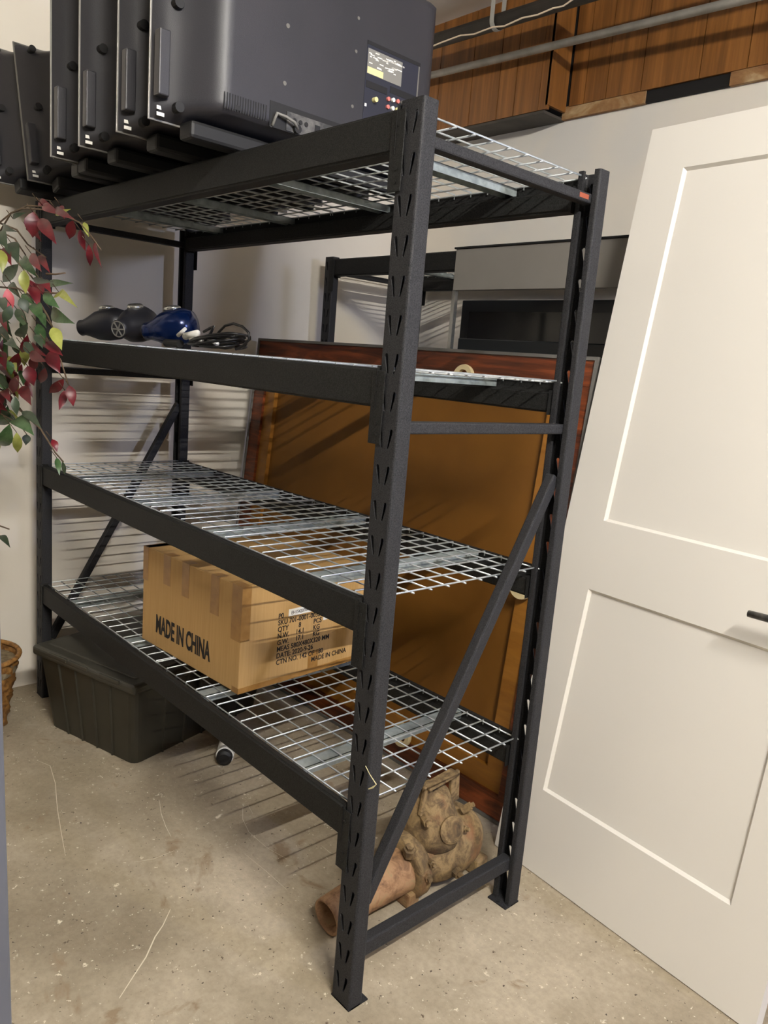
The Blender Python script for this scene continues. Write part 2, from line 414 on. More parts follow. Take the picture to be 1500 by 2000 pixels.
# ------------------------------------------------------------------ television sets
def tv_local(parent_loc, T, label, group=None, detail=False, W_=.80, H_=.50):
    """T: local frame x=out of the back, y=along width, z=up; origin bottom left of the front plane"""
    t = bpy.data.objects.new('television', None); COL.objects.link(t); t.matrix_world = T; t.empty_display_size = .05
    MW[t.name] = T.copy(); tag(t, label, 'television', group)
    def B(mb, *a, **k):
        mb.v = [T @ v for v in mb.v]; return mb.build(*a, **k)
    B(MB().box(.0015, .006, 0, W_, 0, H_), 'bezel', 'edge', t, bevel=.001)
    B(MB().box(-.004, -.0002, .012, W_-.012, .02, H_-.012), 'screen', 'gloss', t)
    # moulded back shell
    nu, nv = 56, 40; D0, D1 = .020, .115
    def sm(x): x = max(0, min(1, x)); return x*x*(3-2*x)
    def h(u, v):
        l = sm((u-.045)/.085); r_ = sm((W_-u)/.05); b = sm((v-.003)/.028); tp = sm((H_-v)/.05)
        rim = min(1, max(0, u/.02))**.5*min(1, (W_-u)/.012)
        bow = sm((u-.0)/.07)*.030*b*tp
        return .006+(D0-.006)*max(0, min(1, rim))*sm(v/.01)*sm((H_-v)/.01)+bow*r_+(D1-D0-.03)*l*r_*b*tp
    vs = [(h(W_*i/nu, H_*j/nv), .004+(W_-.008)*i/nu, .004+(H_-.008)*j/nv) for j in range(nv+1) for i in range(nu+1)]
    fs = [(j*(nu+1)+i, j*(nu+1)+i+1, (j+1)*(nu+1)+i+1, (j+1)*(nu+1)+i) for j in range(nv) for i in range(nu)]
    sh = B(MB().add(vs, fs), 'back_shell', 'tv', t, smooth=True)
    X = D1+.0008
    B(MB().box(.02, .046, .004, .030, .045, .178), 'grip_block', 'tv', t, bevel=.003)
    # twin bright labels and screw recesses
    for z in (.008, .021):
        B(MB().box(.0215, .0225, .012, .030, z, z+.0075), 'label_bar', 'white', t)
    for y, z in ((.052, .030), (.045, .237), (.045, .43)):
        B(MB().tube([(.030, y, z), (.052, y, z)], .011, 16), 'screw_recess', 'tvb', t)
    B(MB().box(.004, .062, .075, W_-.07, -.0285, .010), 'speaker_housing', 'tvb', t, bevel=.008)
    if detail:
        for y, z, r_ in ((.282, .252, .005), (.487, .335, .004), (.281, .130, .005), (.486, .134, .004), (.486, .260, .004), (.250, .030, .003)):
            B(MB().tube([(X-.001, y, z), (X+.0006, y, z)], r_, 10), 'screw', 'edge', t)
        g = MB()
        for k in range(17): g.box(X-.001, X+.0003, .124+k*.0068, .1268+k*.0068, .036, .070)
        B(g.box(X-.001, X+.0004, .152, .168, .040, .050), 'vent_slots', 'tvb', t)
        # input bay at right
        B(MB().box(X-.002, X+.0004, .521, .702, .06, .292), 'input_bay', 'tvr', t)
        B(MB().box(X-.001, X+.0008, .521, .706, .288, .297), 'bay_upper_edge', 'tvb', t)
        B(MB().box(X-.001, X+.0012, .700, .704, .14, .288), 'bay_side_edge', 'edge', t)
        lb = MB().box(X, X+.0012, .524, .642, .222, .280); lab = B(lb, 'rating_label', 'greyl', t)
        B(MB().box(X+.001, X+.0016, .525, .578, .223, .238), 'warning_label', 'yellow', lab)
        random.seed(3)
        for k in range(30):
            yy = random.uniform(.526, .625); zz = random.uniform(.240, .274)
            B(MB().box(X+.001, X+.0015, yy, min(.641, yy+random.uniform(.006, .018)), zz, zz+.0022), 'label_print', 'white', lab)
        text('label_text', 'LCD DIGITAL COLOR TV', T @ frame((X+.0014, .588, .268), (0, 1, 0), (0, 0, 1), (1, 0, 0)), .0055, 'white', lab)
        for a, b, c, d_ in ((.524, .596, .190, .206), (.606, .700, .198, .214)): B(MB().box(X, X+.0012, a, b, c, d_), 'slot_opening', 'tvb', t)
        for k, (yy, zz, c) in enumerate(((.600, .181, 'redp'), (.617, .183, 'white'), (.633, .184, 'redp'), (.649, .185, 'edge'),
                                         (.600, .162, 'redp'), (.617, .163, 'white'), (.633, .164, 'yellow'))):
            B(MB().tube([(X, yy, zz), (X+.006, yy, zz)], .0052, 12), 'jack', c, t)
        B(MB().tube([(X, .553, .166), (X+.012, .553, .166)], .006, 12), 'antenna_jack', 'yellow', t)
        B(MB().box(X, X+.0015, .524, .530, .145, .152), 'screw', 'white', t)
        B(MB().box(X-.001, X+.0005, .244, .47, .028, .084), 'connector_niche', 'tvb', t)
        pb = B(MB().box(X, X+.003, .290, .46, .030, .072), 'connector_plate', 'port', t)
        for k in range(3): B(MB().tube([(X+.003, .312+k*.017, .056), (X+.005, .312+k*.017, .056)], .0055, 8), 'socket', 'tvb', pb)
        B(MB().box(X+.003, X+.004, .372, .388, .048, .062), 'socket', 'tvb', pb)
        B(MB().tube([(X+.003, .318, .038), (X+.012, .318, .038)], .010, 14), 'plug', 'tvb', pb)
        B(MB().tube([(X+.010, .318, .038), (X+.018, .302, .048), (X+.014, .28, .055), (X+.010, .258, .058), (X+.004, .25, .03)], .0035, 8), 'cable', 'greyl', t, smooth=True)
    return t
ZT = 1.8885
def upright(x, y, z=ZT, lean=0, flip=False, W_=.80):
    R_ = Matrix.Rotation(lean, 4, 'Y')
    if flip: return Matrix.Translation((x, y+W_, z)) @ Matrix.Rotation(PI, 4, 'Z')
    return Matrix.Translation((x, y, z)) @ R_
tvs = [(-.690, -.185, 'black flat television seen from behind, nearest the rack post, ports and label showing', True, 0, False),
       (-.868, -.18, 'black television directly behind the one with the visible ports', False, 0, False),
       (-1.10, -.18, 'black television, third back in the upright row on the rack top', False, 0, False),
       (-1.30, -.18, 'black television, fourth back in the upright row on the rack top', False, 0, False)]
for x, y, lab, det, le, fl_ in tvs:
    tv_local(None, upright(x, y), lab, 'televisions on the rack top', det)
tv_local(None, upright(-1.312, -.165, flip=True), 'black television standing face to face with the fourth, only its thin edge showing', 'televisions on the rack top')
tv_local(None, upright(-1.730, -.10, ZT, -.30), 'black television leaning backwards, second from the left wall', 'televisions on the rack top', W_=.76, H_=.465)
tv_local(None, upright(-1.882, -.17, ZT, -.25), 'black television leaning backwards, closest to the left wall', 'televisions on the rack top', W_=.76, H_=.465)

# ------------------------------------------------------------------ cardboard box
A = math.radians(3.6); bz = .4652+.0045
bt = thing('cardboard_box', (-.654, .100, bz), 'taped brown cardboard box on the lowest wire shelf, printed MADE IN CHINA', 'box', rz=A)
TB = MW[bt.name]; BW, BD, BH = .526, .487, .308
def BB(mb, *a, **k):
    mb.v = [TB @ v for v in mb.v]; return mb.build(*a, **k)
BB(MB().box(-BW, 0, 0, BD, 0, BH), 'carton', 'card', bt, bevel=.003)
e = .0007
for x0, x1, z0 in ((-.405, -.365, .215), (-.300, -.262, .205), (-.150, -.108, .195), (-.046, .0, .150)):
    BB(MB().box(x0, x1, -e, .03, z0, BH+e), 'tape', 'tape', bt)
BB(MB().box(-.02, e, -e*1.2, .03, .155, BH+e*.5), 'tape', 'tape', bt)
BB(MB().box(-.02, e, .25, .29, -.0, .07), 'tape', 'tape', bt)
BB(MB().box(-.03, e*1.2, -e, BD, -.0004, .016), 'tape', 'tape', bt)
BB(MB().box(-BW-e, -BW+.03, -e, .08, .2, BH), 'tape', 'tape', bt)
TF = TB @ frame((-.442, -e, .050), (1, 0, 0), (0, 0, 1), (0, -1, 0))
text('printed_lettering', 'MADE IN CHINA', TF, .080, 'ink', bt, sx=.505, off=.0024)
def side_text(y, z, s, size=.0215, sx=.9): text('printed_lettering', s, TB @ frame((e, y, z), (0, 1, 0), (0, 0, 1), (1, 0, 0)), size, 'ink', bt, sx=sx, off=.0003)
for y, z, s in ((.128, .196, 'P0'), (.128, .176, 'SKU 701-0001-0035'), (.128, .156, 'QTY'), (.205, .156, '8'), (.262, .156, 'PCS'),
                (.128, .136, 'N.W.'), (.195, .136, '14.1'), (.262, .136, 'KG'), (.128, .116, 'G.W.'), (.195, .116, '17.1'), (.262, .116, 'KG'),
                (.128, .096, 'MEAS 580X480X320 MM'), (.128, .076, 'DATE: 2020-9-26'), (.128, .056, 'CTN NO. 142 OF 180'), (.262, .036, 'MADE IN CHINA')):
    side_text(y, z, s)
st = BB(MB().box(0, e*1.6, .165, .285, .196, .217), 'sticker', 'white', bt)
text('sticker_text', 'EH1542070400235', TB @ frame((e*2, .174, .201), (0, 1, 0), (0, 0, 1), (1, 0, 0)), .0145, 'ink', st, sx=.85)
st = BB(MB().box(0, e*1.6, .300, .372, .160, .190), 'sticker', 'white', bt)
q = MB(); y = .309
random.seed(5)
while y < .362:
    w_ = random.choice((.0008, .0014, .002)); q.box(e*1.5, e*2, y, y+w_, .167, .183); y += w_+random.choice((.001, .0016))
BB(q, 'barcode', 'ink', st)

# ------------------------------------------------------------------ tote
a2 = math.atan2(.123, .437)
tt = thing('storage_tote', (-1.225, .072, 0), 'dark olive-grey plastic storage tote with lid on the floor under the rack', 'storage box', rz=a2)
TT = MW[tt.name]
def BT(mb, *a, **k):
    mb.v = [TT @ v for v in mb.v]; return mb.build(*a, **k)
def tote_ring(z, g, ribs):
    """outline of the body with shallow ribs"""
    x0, x1, y0, y1 = -.452-g, g, -g, .62+g; r = .03; o = []
    def side(p, q, n):
        d = (Vector(q)-Vector(p)); L_ = d.length; d.normalize(); nn = Vector((d.y, -d.x))
        for k in range(1, n):
            c = L_*k/n
            for off, dep in ((-.004, 0), (-.002, ribs), (.002, ribs), (.004, 0)):
                o.append(tuple(Vector(p)+d*(c+off)+nn*dep))
    def arc(cx, cy, a0):
        for k in range(5):
            a = math.radians(a0+90*k/4); o.append((cx+r*math.cos(a), cy+r*math.sin(a)))
    arc(x0+r, y0+r, 180); side((x0+r, y0), (x1-r, y0), 5); arc(x1-r, y0+r, 270); side((x1, y0+r), (x1, y1-r), 6)
    arc(x1-r, y1-r, 0); side((x1-r, y1), (x0+r, y1), 5); arc(x0+r, y1-r, 90); side((x0, y1-r), (x0, y0+r), 6)
    return [(a, b, z) for a, b in o]
rings = [tote_ring(0, 0, .006), tote_ring(.285, .032, .006)]
n = len(rings[0])
BT(MB().add(rings[0]+rings[1], [(k, (k+1) % n, n+(k+1) % n, n+k) for k in range(n)]+[tuple(range(n))[::-1], tuple(range(n, 2*n))]), 'tub', 'tote', tt, bevel=.002)
x0, x1, y0, y1 = -.452-.045, .045, -.045, .665
BT(MB().box(x0, x1, y0, y1, .275, .312), 'lid', 'totel', tt, bevel=.012, seg=3)
BT(MB().box(x0+.04, x1-.04, y0+.04, y1-.04, .305, .318), 'lid_panel', 'totel', tt, bevel=.004)
for xx in (-.40, -.29, -.13): BT(MB().box(xx, xx+.10, y0-.003, y0+.01, .296, .309), 'lid_clip', 'totel', tt, bevel=.002)
BT(MB().box(-.30, -.18, y1-.01, y1+.02, .27, .33), 'latch', 'tvb', tt, bevel=.003)
BT(MB().box(.035, .052, .25, .37, .19, .262), 'handle', 'tote', tt, bevel=.006)

# ------------------------------------------------------------------ leaning door
ad = math.radians(-4.782); ld = .144
B0 = Vector((-.204, .744, 0)); u = Vector((math.cos(ad), math.sin(ad), 0)); nh = Vector((-math.sin(ad), math.cos(ad), 0))
w = math.cos(ld)*Vector((0, 0, 1))+math.sin(ld)*nh; nn = u.cross(w)     # nn points to the camera side
TD = frame(B0+Vector((0, 0, .003)), u, -nn, w)
dt = bpy.data.objects.new('panel_door', None); COL.objects.link(dt); dt.matrix_world = TD; MW['panel_door'] = TD.copy(); dt.empty_display_size = .05
tag(dt, 'white two-panel interior door leaning at the right beside the rack', 'door')
def BDr(mb, *a, **k):
    mb.v = [TD @ v for v in mb.v]; return mb.build(*a, **k)
DW, DH, TK = .805, 2.11, .036
mb = MB()
def recess_face(mb, wins, yf, depth, bv=.007):
    xs = [0, .125, .692, DW]; zs = [0, .238, .835, 1.030, 1.990, DH]
    for i in range(3):
        for j in range(5):
            if i == 1 and j in (1, 3):
                a, b, c, d = xs[1], xs[2], zs[j], zs[j+1]
                o = [(a, yf, c), (b, yf, c), (b, yf, d), (a, yf, d)]
                i_ = [(a+bv, yf+depth, c+bv), (b-bv, yf+depth, c+bv), (b-bv, yf+depth, d-bv), (a+bv, yf+depth, d-bv)]
                mb.add(o+i_, [(0, 1, 5, 4), (1, 2, 6, 5), (2, 3, 7, 6), (3, 0, 4, 7), (4, 5, 6, 7)])
            else:
                mb.add([(xs[i], yf, zs[j]), (xs[i+1], yf, zs[j]), (xs[i+1], yf, zs[j+1]), (xs[i], yf, zs[j+1])], [(0, 1, 2, 3)])
recess_face(mb, None, 0, .009)
mb.add([(0, 0, 0), (DW, 0, 0), (DW, TK, 0), (0, TK, 0), (0, 0, DH), (DW, 0, DH), (DW, TK, DH), (0, TK, DH)],
       [(0, 3, 2, 1), (4, 5, 6, 7), (1, 2, 6, 5), (3, 0, 4, 7), (2, 3, 7, 6)])
BDr(mb, 'door_leaf', 'door', dt)
hd = BDr(MB().tube([(.735, -.001, .915), (.735, -.012, .915)], .027, 20), 'rosette', 'port', dt)
BDr(MB().tube([(.735, -.012, .915), (.735, -.055, .915), (.725, -.062, .914), (.600, -.062, .909)], [.010, .010, .010, .008], 12), 'lever', 'port', hd, smooth=True)

# ------------------------------------------------------------------ framed board leaning behind the rack
kb = .086; lb = math.atan(kb)
wb = Vector((0, math.sin(lb), math.cos(lb)))
TBd = frame(Vector((-1.952, .840, .0)), (1, 0, 0), tuple(wb.cross(Vector((1, 0, 0)))), tuple(wb))
bd = bpy.data.objects.new('framed_board', None); COL.objects.link(bd); bd.matrix_world = TBd; MW['framed_board'] = TBd.copy()
tag(bd, 'large brown board with woodgrain rim and grey edge leaning on its side behind the rack', 'board')
def Bb(mb, *a, **k):
    mb.v = [TBd @ v for v in mb.v]; return mb.build(*a, **k)
bw, bh = 1.752, 1.472
def rim(a, b, y0, y1): 
    return MB().box(a, bw-a, y0, y1, a, b).box(a, bw-a, y0, y1, bh-b, bh-a).box(a, b, y0, y1, b, bh-b).box(bw-b, bw-a, y0, y1, b, bh-b)
Bb(rim(0, .010, -.008, .052), 'edge_band', 'trimg', bd)
Bb(rim(.010, .086, -.002, .045), 'laminate_rim', 'rose', bd, bevel=.001)
Bb(rim(.086, .155, .010, .045), 'wood_batten', 'strip', bd)
Bb(MB().box(.15, bw-.15, .028, .045, .15, bh-.15), 'hardboard', 'board', bd)
for (x, z) in ((-.698, 1.380), (-.727, .11), (-.327, .765)):
    c = (x+1.952, -.010, z)
    T_ = TBd @ Matrix.Translation(c) @ Matrix.Rotation(PI/2, 4, 'X')
    MB_ = MB(); MB_.lathe([(.026, -.008), (.042, -.008), (.044, 0), (.042, .008), (.026, .008), (.026, -.008)], T=T_, n=28, cap=False)
    MB_.build('ring_foot', 'beige', bd, smooth=False)

# ------------------------------------------------------------------ things between board and back wall
t = thing('display_frame', (-.55, 1.14, 0), 'tall frame with a grey header panel and chrome side posts, behind the leaning board', 'display stand')
MB().box(-.960, -.08, 1.135, 1.155, 1.682, 1.827).build('header_panel', 'grey', t, bevel=.002)
MB().box(-.965, -.075, 1.130, 1.160, 1.827, 1.833).build('top_strip', 'tvb', t)
for x in (-.955, -.083): MB().box(x-.008, x+.008, 1.137, 1.153, .02, 1.684).build('post', 'chrome', t)
for x in (-.955, -.083): MB().box(x-.03, x+.03, 1.04, 1.26, 0, .02).build('foot', 'grey', t, bevel=.003)
def flatscreen(x0, x1, y, z0, z1, label):
    t = thing('flat_screen', ((x0+x1)/2, y, z0), label, 'television', 'dark flat screens on the rear rack')
    MB().box(x0, x1, y, y+.05, z0, z1).build('case', 'bezel', t, bevel=.004)
    b = .045
    MB().box(x0+b, x1-b, y-.0015, y+.001, z0+b, z1-b).build('screen', 'screen', t)
flatscreen(-1.168, -.09, 1.42, .9325, 1.680, 'black-framed dark flat screen standing behind the brown board, taller of the pair')
flatscreen(-1.110, -.09, 1.352, .9325, 1.525, 'dark glossy flat screen just below and in front of the taller one')

# ------------------------------------------------------------------ ceiling runs
def run(pts, r, name, m, label, cat, n=12, **k):
    return tag(MB().tube(pts, r, n).build(name, m, smooth=True), label, cat, **k)
pa, pb_ = at(1, 1.74, 838, 148), at(1, 1.74, 1400, 12)
d = (pb_-pa)/(pb_.x-pa.x)
run([pa+d*(XL+.002-pa.x), pa+d*(3.2-pa.x)], .0155, 'conduit', 'pipe', 'grey metal conduit running along the wood panelling', 'pipe')
qa, qb = at(1, 1.62, 845, 82), at(1, 1.62, 1110, 0)
d = (qb-qa)/(qb.x-qa.x)
run([qa+d*(XL+.002-qa.x), qa+d*(3.2-qa.x)], .030, 'ceiling_pipe', 'duct', 'dark dusty pipe hung in straps under the ceiling', 'pipe', 16)
P = [at(1, 1.57, *p) for p in ((843, 91), (862, 83), (900, 69), (925, 67), (962, 53), (985, 51), (1020, 35), (1050, 29), (1080, 16), (1100, 12))]
P = [Vector((XL+.01, 1.60, P[0].z+.01))]+P+[Vector((-.5, 1.57, 2.90)), Vector((.6, 1.57, 2.92))]
run(P, .0032, 'cable', 'wire', 'thin white cable sagging below the dark ceiling pipe', 'cable', 8)
def strap(px):
    c = qa+d*(at(1, 1.62, px, 30).x-qa.x); mb = MB(); pts = []
    for k in range(9):
        a = PI+PI*k/8; pts.append((c.x, c.y+.033*math.cos(a), c.z+.033*math.sin(a)))
    pts = [(c.x, c.y-.033, ZC-.001)]+pts+[(c.x, c.y+.033, ZC-.001)]
    for a, b in zip(pts, pts[1:]):
        a, b = Vector(a), Vector(b); o1 = Vector((.011, 0, 0)); nrm = (b-a).normalized().cross(Vector((1, 0, 0)))*.0012
        mb.quadbox([a-o1, a+o1, b+o1, b-o1], [a-o1+nrm, a+o1+nrm, b+o1+nrm, b-o1+nrm])
    o = mb.build('pipe_strap', 'strap'); return tag(o, 'grey strap looping under the dark ceiling pipe', 'strap')
strap(972)

# tube lamp that lights the room (outside the frame)
lt = thing('ceiling_light', (2.07, -.75, 2.92), 'white tube light fixture on the ceiling above the camera', 'light')
MB().box(2.02, 2.12, TUBE[1]-.62, TUBE[1]+.62, 2.955, 2.989).build('housing', 'door', lt, bevel=.004)
em = bpy.data.materials.new('lamp_glow'); em.use_nodes = True; b = em.node_tree.nodes['Principled BSDF']
b.inputs['Emission Color'].default_value = (1.0, .955, .89, 1); b.inputs['Emission Strength'].default_value = TUBE[5]; b.inputs['Base Color'].default_value = (0, 0, 0, 1)
MB().tube([(TUBE[0], TUBE[1]-TUBE[4]/2, TUBE[2]), (TUBE[0], TUBE[1]+TUBE[4]/2, TUBE[2])], TUBE[3], 12).build('tube', em, lt, smooth=True)

# ------------------------------------------------------------------ grey cabinet at the left frame edge
ca, cb_ = at(1, -.80, 26, 2040), at(1, -.80, 3, 1250)
dz = (cb_-ca)/(cb_.z-ca.z)
c0, c1 = ca+dz*(0-ca.z), ca+dz*(1.25-ca.z)
def qd(c): return [c, c+Vector((0, -.035, 0)), c+Vector((-.45, -.035, 0)), c+Vector((-.45, 0, 0))]
cb = thing('leaning_panel', (c0.x-.2, -.81, 0), 'blue-grey painted panel leaning at the far left, only its edge showing', 'panel')
MB().quadbox(qd(c0), qd(c1)).build('sheet', 'steel', cb, bevel=.003)

# ------------------------------------------------------------------ artificial ficus
PX, PY = -1.79, -.275
pl = thing('potted_tree', (PX, PY, 0), 'artificial ficus with red and green leaves in a wicker basket', 'plant')
mb = MB(); nk, nz = 48, 26; HB = .27
for j in range(nz+1):
    f = j/nz; rr = .105+.045*f
    for k in range(nk):
        a = 2*PI*k/nk; b = rr+.0065*math.sin(a*12+j*PI*.36)+.002*math.sin(j*2)
        mb.v.append(Vector((PX+b*math.cos(a), PY+b*math.sin(a), HB*f)))
mb.f += [[j*nk+k, j*nk+(k+1) % nk, (j+1)*nk+(k+1) % nk, (j+1)*nk+k] for j in range(nz) for k in range(nk)]+[list(range(nk))[::-1]]
bk = mb.build('basket', 'wicker', pl, smooth=True)
mb = MB().tube([(PX+.152*math.cos(a*PI/18), PY+.152*math.sin(a*PI/18), HB) for a in range(37)], .009, 8); mb.build('rim', 'wicker', bk, smooth=True)
MB().tube([(PX, PY, HB-.06), (PX, PY, HB-.025)], .143, 28).build('moss', 'soil', pl)
trunk = [(PX, PY, .22), (PX+.02, PY+.01, .5), (PX-.01, PY, .8), (PX+.01, PY-.01, 1.1), (PX, PY, 1.45)]
MB().tube(trunk, [.016, .014, .013, .011, .008], 10).build('trunk', 'bark', pl, smooth=True)
mbt = MB()
def leafmesh(mb, base, tip, w, bend=.12, roll=0):
    base, tip = Vector(base), Vector(tip); d = tip-base; L_ = d.length; d.normalize()
    tc = (Vector(CP)-base).normalized()
    s = d.cross(tc).normalized(); n_ = s.cross(d).normalized()
    s = (s*math.cos(roll)+n_*math.sin(roll)).normalized(); n_ = s.cross(d).normalized()
    prof = [(0, .05), (.12, .55), (.28, .93), (.42, 1), (.58, .88), (.75, .55), (.9, .2), (1, .01)]
    vs = []
    for t_, ww in prof:
        c = base+d*(L_*t_)+n_*(bend*L_*math.sin(PI*t_))
        e_ = ww*w/2
        vs += [c-s*e_+n_*e_*.28, c, c+s*e_+n_*e_*.28]
    fs = []
    for i in range(len(prof)-1):
        k = 3*i; fs += [(k, k+1, k+4, k+3), (k+1, k+2, k+5, k+4)]
    mb.add(vs, fs)
LM = {c: MB() for c in 'RGYPD'}
spec = [  # base, tip (photo crop), width, colour
 (180,95,178,225,75,'R'),(215,130,300,260,60,'R'),(395,140,378,235,50,'R'),(435,190,462,300,36,'R'),(480,270,488,380,32,'R'),(515,260,550,390,22,'R'),
 (455,150,480,225,28,'Y'),(230,60,330,110,40,'R'),(300,75,400,130,36,'R'),(210,40,290,75,40,'R'),(330,60,350,130,34,'R'),(60,260,100,370,65,'D'),(100,378,20,470,55,'G'),(120,350,212,452,55,'G'),
 (130,410,140,530,50,'Y'),(5,300,12,420,46,'Y'),(170,320,222,412,45,'R'),(215,330,270,422,40,'R'),(38,510,55,642,50,'P'),(180,460,285,472,30,'D'),
 (255,490,388,482,36,'G'),(320,530,415,610,40,'Y'),(235,538,318,612,48,'G'),(280,630,397,695,66,'G'),(285,720,332,836,58,'Y'),(185,590,232,690,60,'G'),
 (205,700,242,812,55,'G'),(130,640,130,780,35,'G'),(122,820,132,922,50,'Y'),(220,760,292,850,50,'R'),(250,800,335,870,50,'R'),(270,850,322,962,70,'R'),
 (160,860,250,905,50,'R'),(150,930,182,1030,65,'R'),(60,960,92,1062,60,'R'),(120,1040,166,1136,55,'R'),(345,1000,272,1072,50,'R'),(375,1035,396,1142,50,'R'),
 (352,1062,322,1162,40,'R'),(245,940,222,1018,42,'R'),(122,1175,218,1262,45,'D'),(82,1220,178,1302,80,'G'),(42,1148,0,1242,62,'G'),(52,1245,0,1352,72,'G'),
 (90,1290,95,1392,45,'Y'),(145,1300,140,1356,40,'D'),(283,1328,308,1392,34,'R'),(308,1428,322,1516,30,'G'),(338,1448,352,1516,22,'D'),(80,1095,92,1192,40,'D'),
 (0,1850,52,1912,34,'D'),(0,560,30,640,50,'D'),(60,600,20,690,46,'D'),(110,560,150,640,50,'D'),(150,700,90,760,46,'D'),(0,720,60,800,50,'D'),
 (40,800,100,840,48,'D'),(130,800,200,880,46,'D'),(0,850,30,940,50,'R'),(100,860,60,940,54,'R'),(200,880,170,950,50,'R'),(20,930,70,1010,54,'R'),
 (100,980,60,1080,46,'R'),(30,1060,60,1130,44,'R'),(0,640,40,740,46,'R'),(150,180,220,250,40,'R'),(20,170,90,200,34,'D'),(0,200,40,290,60,'D'),
 (20,290,60,380,50,'R'),(150,460,185,560,50,'R'),(200,480,245,560,45,'R'),(225,470,275,530,45,'R'),(170,500,210,610,50,'R'),(60,480,110,560,40,'D'),
 (300,110,380,80,24,'Y'),(70,130,140,100,22,'D'),(120,540,190,600,40,'G'),(90,620,140,720,42,'G'),(0,970,30,1060,50,'G'),(180,820,260,880,44,'R'),
 (290,560,340,520,14,'Y'),(150,760,120,850,40,'R'),(230,640,250,720,36,'G'),(195,760,230,830,40,'D')]
random.seed(11)
for x0, y0_, x1_, y1_, w_, c in spec:
    yy = PY+random.uniform(.02, .16)
    if x0 > 300: yy = PY+.14
    if c == 'D': yy -= .05
    a = at(1, yy, x0/2.777, 380+y0_/2.777); b = at(1, yy+random.uniform(-.02, .02), x1_/2.777, 380+y1_/2.777)
    sc = (a-Vector(CP)).length/FPX/2.777
    leafmesh(LM[c], a, b+(b-a)*.08, w_*sc*1.0, random.uniform(.03, .15), random.uniform(-.35, .35))
    tp = at(1, yy-.03, x0/2.777-12, 380+y0_/2.777-16)
    mbt.tube([tp, a], .0012, 5)
for k in range(430):     # inner crown, partly beyond the frame
    h_ = random.uniform(1.03, 1.55); ang = random.uniform(0, 2*PI); r_ = .27*math.sqrt(random.random())*(1-.5*abs(h_-1.3)/.3)
    b = Vector((max(-1.97, PX-.06+r_*math.cos(ang)), PY-.06+r_*math.sin(ang), h_))
    dd = Vector((math.cos(ang)*.5+random.uniform(-.5, .5), math.sin(ang)*.5+random.uniform(-.5, .5), -.9)).normalized()
    c = random.choice('DDGRRRY' if h_ < 1.3 else 'DDGGRY')
    leafmesh(LM[c], b, b+dd*random.uniform(.05, .075), random.uniform(.02, .03), .1, random.uniform(-1.2, 1.2))
for q_ in list(LM.values())+[mbt]:
    for v_ in q_.v: v_.x = max(v_.x, XL+.012)
for c, nm, m_ in (('R', 'red_foliage', 'leafr'), ('G', 'green_foliage', 'leafg'), ('Y', 'yellow_foliage', 'leafy'), ('P', 'pink_leaf', 'leafp'), ('D', 'dark_foliage', 'leafd')):
    LM[c].build(nm, m_, pl, smooth=True)
for pts in (((-60, 250), (0, 150), (60, 100), (130, 75), (280, 85), (430, 150), (500, 230), (548, 300)), ((-60, 300), (60, 100), (150, 60), (300, 70)),
            ((0, 155), (90, 190), (150, 270), (250, 340)), ((0, 200), (80, 240), (140, 330)), ((250, 430), (300, 432), (355, 425)),
            ((240, 530), (300, 535), (330, 530)), ((200, 560), (260, 660), (290, 730)), ((-20, 500), (100, 510), (190, 560), (230, 620)),
            ((250, 780), (330, 900), (370, 1030)), ((100, 1160), (220, 1270), (300, 1400), (345, 1450)), ((-20, 1790), (50, 1815))):
    P = [at(1, PY+.08+.05*(i/len(pts)), x/2.777, 380+y_/2.777) for i, (x, y_) in enumerate(pts)]
    mbt.tube(P, [.0032-.0018*i/len(P) for i in range(len(P))], 6)
for k in range(7):
    a = 2*PI*k/7; z_ = .95+.08*k
    mbt.tube([(PX, PY, z_), (PX-.05+.12*math.cos(a), PY+.12*math.sin(a), z_+.10), (PX-.08+.22*math.cos(a), PY-.03+.2*math.sin(a), z_+.08)], [.005, .0035, .002], 6)
for v_ in mbt.v: v_.x = max(v_.x, XL+.012)
mbt.build('branches', 'bark', pl, smooth=True)

# ------------------------------------------------------------------ devices on the second shelf
Z2 = 1.3903+.0045
def rotframe(c, fwd, up=(0, 0, 1)):
    f = Vector(fwd).normalized(); s = Vector(up).cross(f).normalized(); u_ = f.cross(s)
    return frame(c, s, u_, f)
def device(c, fwd, L_, R, label, m='navy'):
    t = thing('handheld_device', (c[0], c[1], Z2), label, 'appliance', 'devices on the second shelf')
    T = rotframe(Vector(c), fwd)
    prof = [(.012, -.5*L_), (R*.75, -.47*L_), (R*.98, -.3*L_), (R, -.1*L_), (R*.9, .1*L_), (R*.62, .3*L_), (R*.48, .42*L_), (R*.5, .49*L_), (R*.44, .5*L_)]
    bd_ = MB().lathe(prof, T=T, n=28).build('housing', m, t, smooth=True)
    g = MB(); R2 = R*.42
    for k in range(6):
        a = 2*PI*k/6; g.beam(T @ Vector((0, 0, .503*L_)), T @ Vector((R2*math.cos(a), R2*math.sin(a), .503*L_)), .003, .004)
    for k in range(16):
        a, b = 2*PI*k/16, 2*PI*(k+1)/16; g.beam(T @ Vector((R2*math.cos(a), R2*math.sin(a), .503*L_)), T @ Vector((R2*math.cos(b), R2*math.sin(b), .503*L_)), .003, .003)
    g.build('vent_grille', 'edge', t)
    up = (T.to_3x3() @ Vector((0, 1, 0))).normalized()
    cc = Vector(c)+up*(R*.94)-Vector(fwd).normalized()*.10*L_
    T2 = rotframe(cc, up, up=Vector(fwd))
    MB().lathe([(.0, 0), (.026, -.004), (.027, .006), (.022, .011), (.017, .009), (.0, .008)], T=T2, n=24, cap=False).build('chrome_cap', 'chrome', t, smooth=True)
    return t
dvir = Vector((-.70, -.62, -.22))
